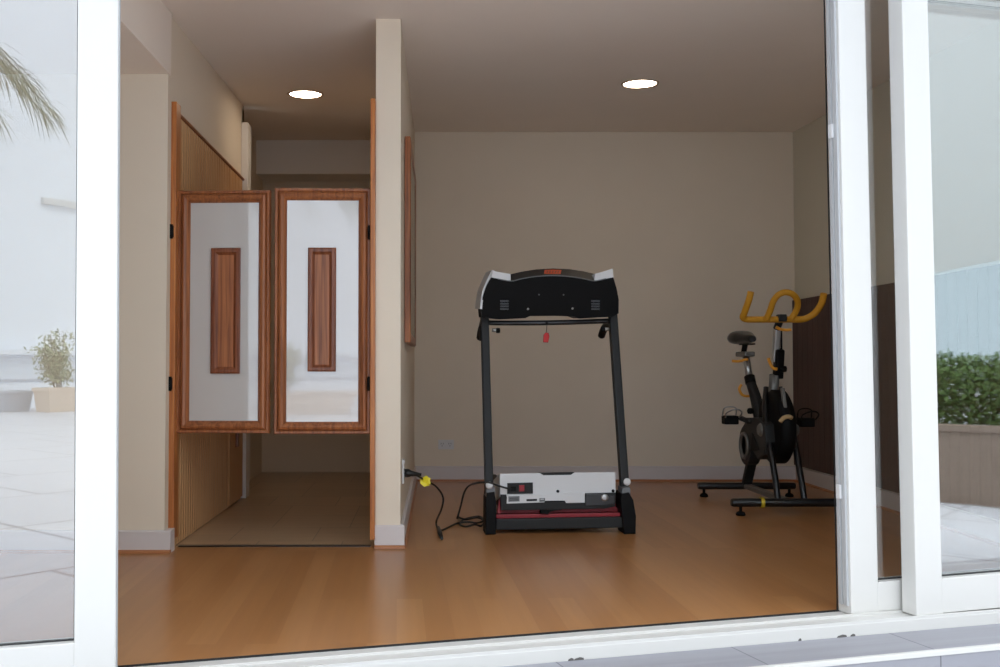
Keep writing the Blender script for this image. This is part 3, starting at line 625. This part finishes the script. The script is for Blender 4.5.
# white building across the terrace
b0 = V(38, 365, 26); br = thing('white_building', 'white rendered building across the terrace, mirrored in the left glass', 'building', (b0.x, b0.y, GZ), math.radians(-31.6+8))
bm = B(); box(bm, -16, 13, -4, 0, 0, 15); obj('wall', bm, 'render_white', br)
bm = B(); box(bm, -16, 13, .0, .35, 0, .62); box(bm, -16, 13, .0, .42, 1.34, 1.46); obj('ledge', bm, 'render_white', br)
bm = B(); box(bm, -16, 13, .0, .03, .66, .72); obj('grey_line', bm, 'concrete', br)  # raised grey strip for the dark line above the lower ledge
bm = B()
for k in range(40): box(bm, -16, 13, .0, .004, 1.6+k*.32, 1.88+k*.32)
obj('siding', bm, 'render_white', br)
bm = B(); q = br.matrix_world.inverted(); box(bm, .05, 1.1, .0, .12, 5.25, 5.42, .02); obj('white_bar', bm, 'white', br)  # plain white bar high on the building wall
def leaves(bm, n, fn, size, asp=.45):
    for _ in range(n):
        p, up = fn(); a = Vector((random.gauss(0, 1), random.gauss(0, 1), random.gauss(.3, 1))).normalized()
        b = a.orthogonal().normalized(); b.rotate(Matrix.Rotation(random.uniform(0, 6.28), 3, a))
        s = size*random.uniform(.6, 1.3)
        m_ = p+a*s*.5
        bm.faces.new([bm.verts.new(v) for v in (p, m_+b*s*asp*.5, p+a*s, m_-b*s*asp*.5)])
def planter(label, loc, rz, w, dd, h, m_):
    r = thing('planter', label, 'planter', loc, rz, 'terrace planters'); bm = B()
    pts = [(-w*.43, -dd*.43, 0), (w*.43, -dd*.43, 0), (w*.43, dd*.43, 0), (-w*.43, dd*.43, 0), (-w/2, -dd/2, h*.85), (w/2, -dd/2, h*.85), (w/2, dd/2, h*.85), (-w/2, dd/2, h*.85)]
    hexa(bm, pts); obj('body', bm, m_, r)
    bm = B(); frame = [(w*.53, dd*.53), (w*.47, dd*.47)]
    for sx_ in (-1, 1):
        box(bm, *sorted((sx_*w*.54, sx_*w*.47)), -dd*.54, dd*.54, h*.85, h, .01); box(bm, -w*.47, w*.47, *sorted((sx_*dd*.54, sx_*dd*.47)), h*.85, h, .01)
    obj('rim', bm, m_, r)
    bm = B(); box(bm, -w*.46, w*.46, -dd*.46, dd*.46, h*.80, h*.9); obj('soil', bm, 'bark', r)
def shrub(label, loc, w, h, n, m_, size, group):
    r = thing('shrub', label, 'shrub', loc, 0, group)
    stems = [(random.uniform(-.3, .3)*w, random.uniform(-.2, .2)*w, random.uniform(.6, 1)*h) for _ in range(9)]
    bm = B()
    for x, y, z in stems: tube(bm, [(x*.3, y*.3, 0), (x*.7, y*.7, z*.5), (x, y, z*.95)], .012, 6, 3)
    obj('stem', bm, 'bark', r)
    bm = B()
    def fn():
        x, y, z = random.choice(stems); t = random.uniform(.12, 1)**.8
        return Vector((x*t+random.gauss(0, .10)*w, y*t+random.gauss(0, .10)*w, z*t+random.uniform(-.05, .05)*h)), 0
    leaves(bm, n, fn, size); obj('foliage', bm, m_, r)
gp = Vg(58, 411); planter('pale clay planter box on the terrace, mirrored beside the white stile', (gp.x, gp.y, GZ), math.radians(-31.6), .95, .5, .56, 'clay')
shrub('pale airy shrub in the clay planter, mirrored in the left glass', (*(Vg(61, 411)).xy, GZ+.52), 1.5, 1.35, 1300, 'leaf_pale', .11, 'terrace shrubs')
g2 = Vg(10, 411); planter('grey concrete trough left of the clay planter, mirrored at the photo edge', (g2.x, g2.y, GZ), math.radians(-31.6), .95, .5, .48, 'concrete')
# second planter in line with the hallway doors
planter('long pale planter across the terrace, mirrored in the right swing door', (-1.9, -12.5, GZ), 0, 2.4, .6, .5, 'clay')
shrub('loose shrub in the long planter, mirrored in the right swing door', (-2.3, -12.5, GZ+.47), 1.1, 1.1, 700, 'leaf_pale', .12, 'terrace shrubs')
# palm with drooping fronds
vp = V(-172, 52, 7.0)
pr_ = thing('palm_tree', 'palm with thin drooping fronds mirrored at the top left', 'palm tree', (vp.x, vp.y, GZ))
zt = vp.z-GZ+.1
bm = B(); tube(bm, [(0, 0, 0), (.05, .03, zt*.5), (0, 0, zt)], [.075, .06], 12, 5); obj('trunk', bm, 'bark', pr_)
for k in range(22):
    a = k*2.399; bm = B(); ln = random.uniform(1.2, 1.5); dirx = Vector((math.cos(a), math.sin(a), 0)); rise = random.uniform(.05, .5)
    path = smooth_path([Vector((0, 0, zt)), Vector((0, 0, zt+rise*.5))+dirx*ln*.35, Vector((0, 0, zt+rise*.4-.08))+dirx*ln*.72, Vector((0, 0, zt-.42+rise*.4))+dirx*ln], 8)
    tube(bm, path, [.012, .003], 6)
    sd = dirx.cross(Vector((0, 0, 1)))
    for i, p in enumerate(path[3:]):
        for s_ in (-1, 1):
            for j in range(4):
                e = p+sd*s_*random.uniform(.05, .2)+dirx*random.uniform(.08, .2)+Vector((0, 0, -random.uniform(.08, .3)))
                mdd = p.lerp(e, .5)+Vector((0, 0, .03)); w_ = dirx*.003
                bm.faces.new([bm.verts.new(v) for v in (p, mdd+w_, e, mdd-w_)])
    obj('frond', bm, 'palm', pr_)
# parapet with hedge on the right
v1 = Vg(936, 500.5); v2 = Vg(1012, 507.5); t_ = (v2-v1).normalized(); nn = Vector((-t_.y, t_.x, 0))
if nn.dot(Vector((0, 0, 0))-v1) > 0: nn = -nn
ph = math.atan2(t_.y, t_.x)
e0 = v1-t_*3.5; e1 = v2+t_*6
bm = B(); prism(bm, [(*(e0).xy, GZ), (*(e1).xy, GZ), (*(e1+nn*.16).xy, GZ), (*(e0+nn*.16).xy, GZ)], (0, 0, .56))
prism(bm, [(*(e0-nn*.02).xy, GZ+.56), (*(e1-nn*.02).xy, GZ+.56), (*(e1+nn*.18).xy, GZ+.56), (*(e0+nn*.18).xy, GZ+.56)], (0, 0, .05), .008)
prism(bm, [(*(e0+nn*.72).xy, GZ), (*(e1+nn*.72).xy, GZ), (*(e1+nn*.86).xy, GZ), (*(e0+nn*.86).xy, GZ)], (0, 0, .5))
prism(bm, [(*(e0+nn*.16).xy, GZ), (*(e1+nn*.16).xy, GZ), (*(e1+nn*.72).xy, GZ), (*(e0+nn*.72).xy, GZ)], (0, 0, .45))
struct('wall_parapet', bm, 'parapet', label='brown planter wall along the terrace edge, mirrored at the right')
bm = B(); le = (e1-e0).length
def hf():
    u = random.uniform(0, le); w_ = min(.68, max(.2, random.gauss(.42, .15)))
    top = .92+.10*math.sin(u*1.7)+.07*math.sin(u*4.3+1)
    return e0+t_*u+nn*w_+Vector((0, 0, GZ+.50+top*random.uniform(0, 1)**.7*(1-.6*abs(w_-.42)))), 0
leaves(bm, 70000, hf, .055, .55)
tag(obj('hedge', bm, 'leaf'), 'leafy green hedge on the brown parapet, mirrored at the right', 'hedge', kind='stuff')
# hill beyond
bm = B(); rows = []
for i in range(11):
    px = 820+i*60; hh = 272-((px-940)*.2 if px < 1000 else 12+(px-1000)*.08)
    D = 260
    vt = atY(px, hh, D); rows.append((mirror(atY(px, 420, D*.55)), mirror((vt.x, vt.y, vt.z)), mirror(Vector((vt.x*1.3, vt.y*1.3, -6)))))
vs = [[bm.verts.new((p.x, p.y, max(p.z, -8))) for p in r_] for r_ in rows]
for A, Q in zip(vs, vs[1:]):
    bm.faces.new((A[0], Q[0], Q[1], A[1]))
for f in bm.faces: f.smooth = True
struct('hill', bm, 'hill', label='hazy blue hill mirrored in the right glass')
# ------------------------------------------------------------------ sky
w = bpy.data.worlds.new('sky'); sc.world = w; w.use_nodes = True; nt = w.node_tree; L = nt.links
bg = nt.nodes['Background']; tc = nt.nodes.new('ShaderNodeTexCoord'); sp_ = nt.nodes.new('ShaderNodeSeparateXYZ')
L.new(tc.outputs['Generated'], sp_.inputs[0])
rp = nt.nodes.new('ShaderNodeValToRGB'); e = rp.color_ramp.elements
LZ = 3.6
e[0].position = 0; e[0].color = (.36, .40, .42, 1); e[1].position = 1; e[1].color = (.94, .97, 1, 1)
m1 = e.new(.25); m1.color = (.52, .57, .60, 1)
dt = nt.nodes.new('ShaderNodeVectorMath'); dt.operation = 'DOT_PRODUCT'; dt.inputs[1].default_value = (.86, -.51, 0)
L.new(tc.outputs['Generated'], dt.inputs[0])
mr_ = nt.nodes.new('ShaderNodeMapRange'); mr_.interpolation_type = 'SMOOTHSTEP'   # sky dimmed towards the hill to tone down its reflection
mr_.inputs[1].default_value = .45; mr_.inputs[2].default_value = .98; mr_.inputs[3].default_value = 1; mr_.inputs[4].default_value = .5
L.new(dt.outputs['Value'], mr_.inputs[0])
mu = nt.nodes.new('ShaderNodeVectorMath'); mu.operation = 'SCALE'; L.new(rp.outputs[0], mu.inputs[0]); L.new(mr_.outputs[0], mu.inputs['Scale'])
L.new(sp_.outputs['Z'], rp.inputs[0]); L.new(mu.outputs[0], bg.inputs['Color']); bg.inputs['Strength'].default_value = LZ
# ------------------------------------------------------------------ view
vs_ = sc.view_settings; sc.display_settings.display_device = 'sRGB'
vs_.view_transform = 'Standard'; vs_.look = 'None'; vs_.exposure = .48; vs_.gamma = 1; vs_.use_curve_mapping = False
sc.cycles.max_bounces = 14; sc.cycles.diffuse_bounces = 7; sc.cycles.glossy_bounces = 6; sc.cycles.transparent_max_bounces = 16
sc.cycles.use_denoising = True; sc.cycles.sample_clamp_indirect = 4; sc.cycles.caustics_reflective = False; sc.cycles.caustics_refractive = False
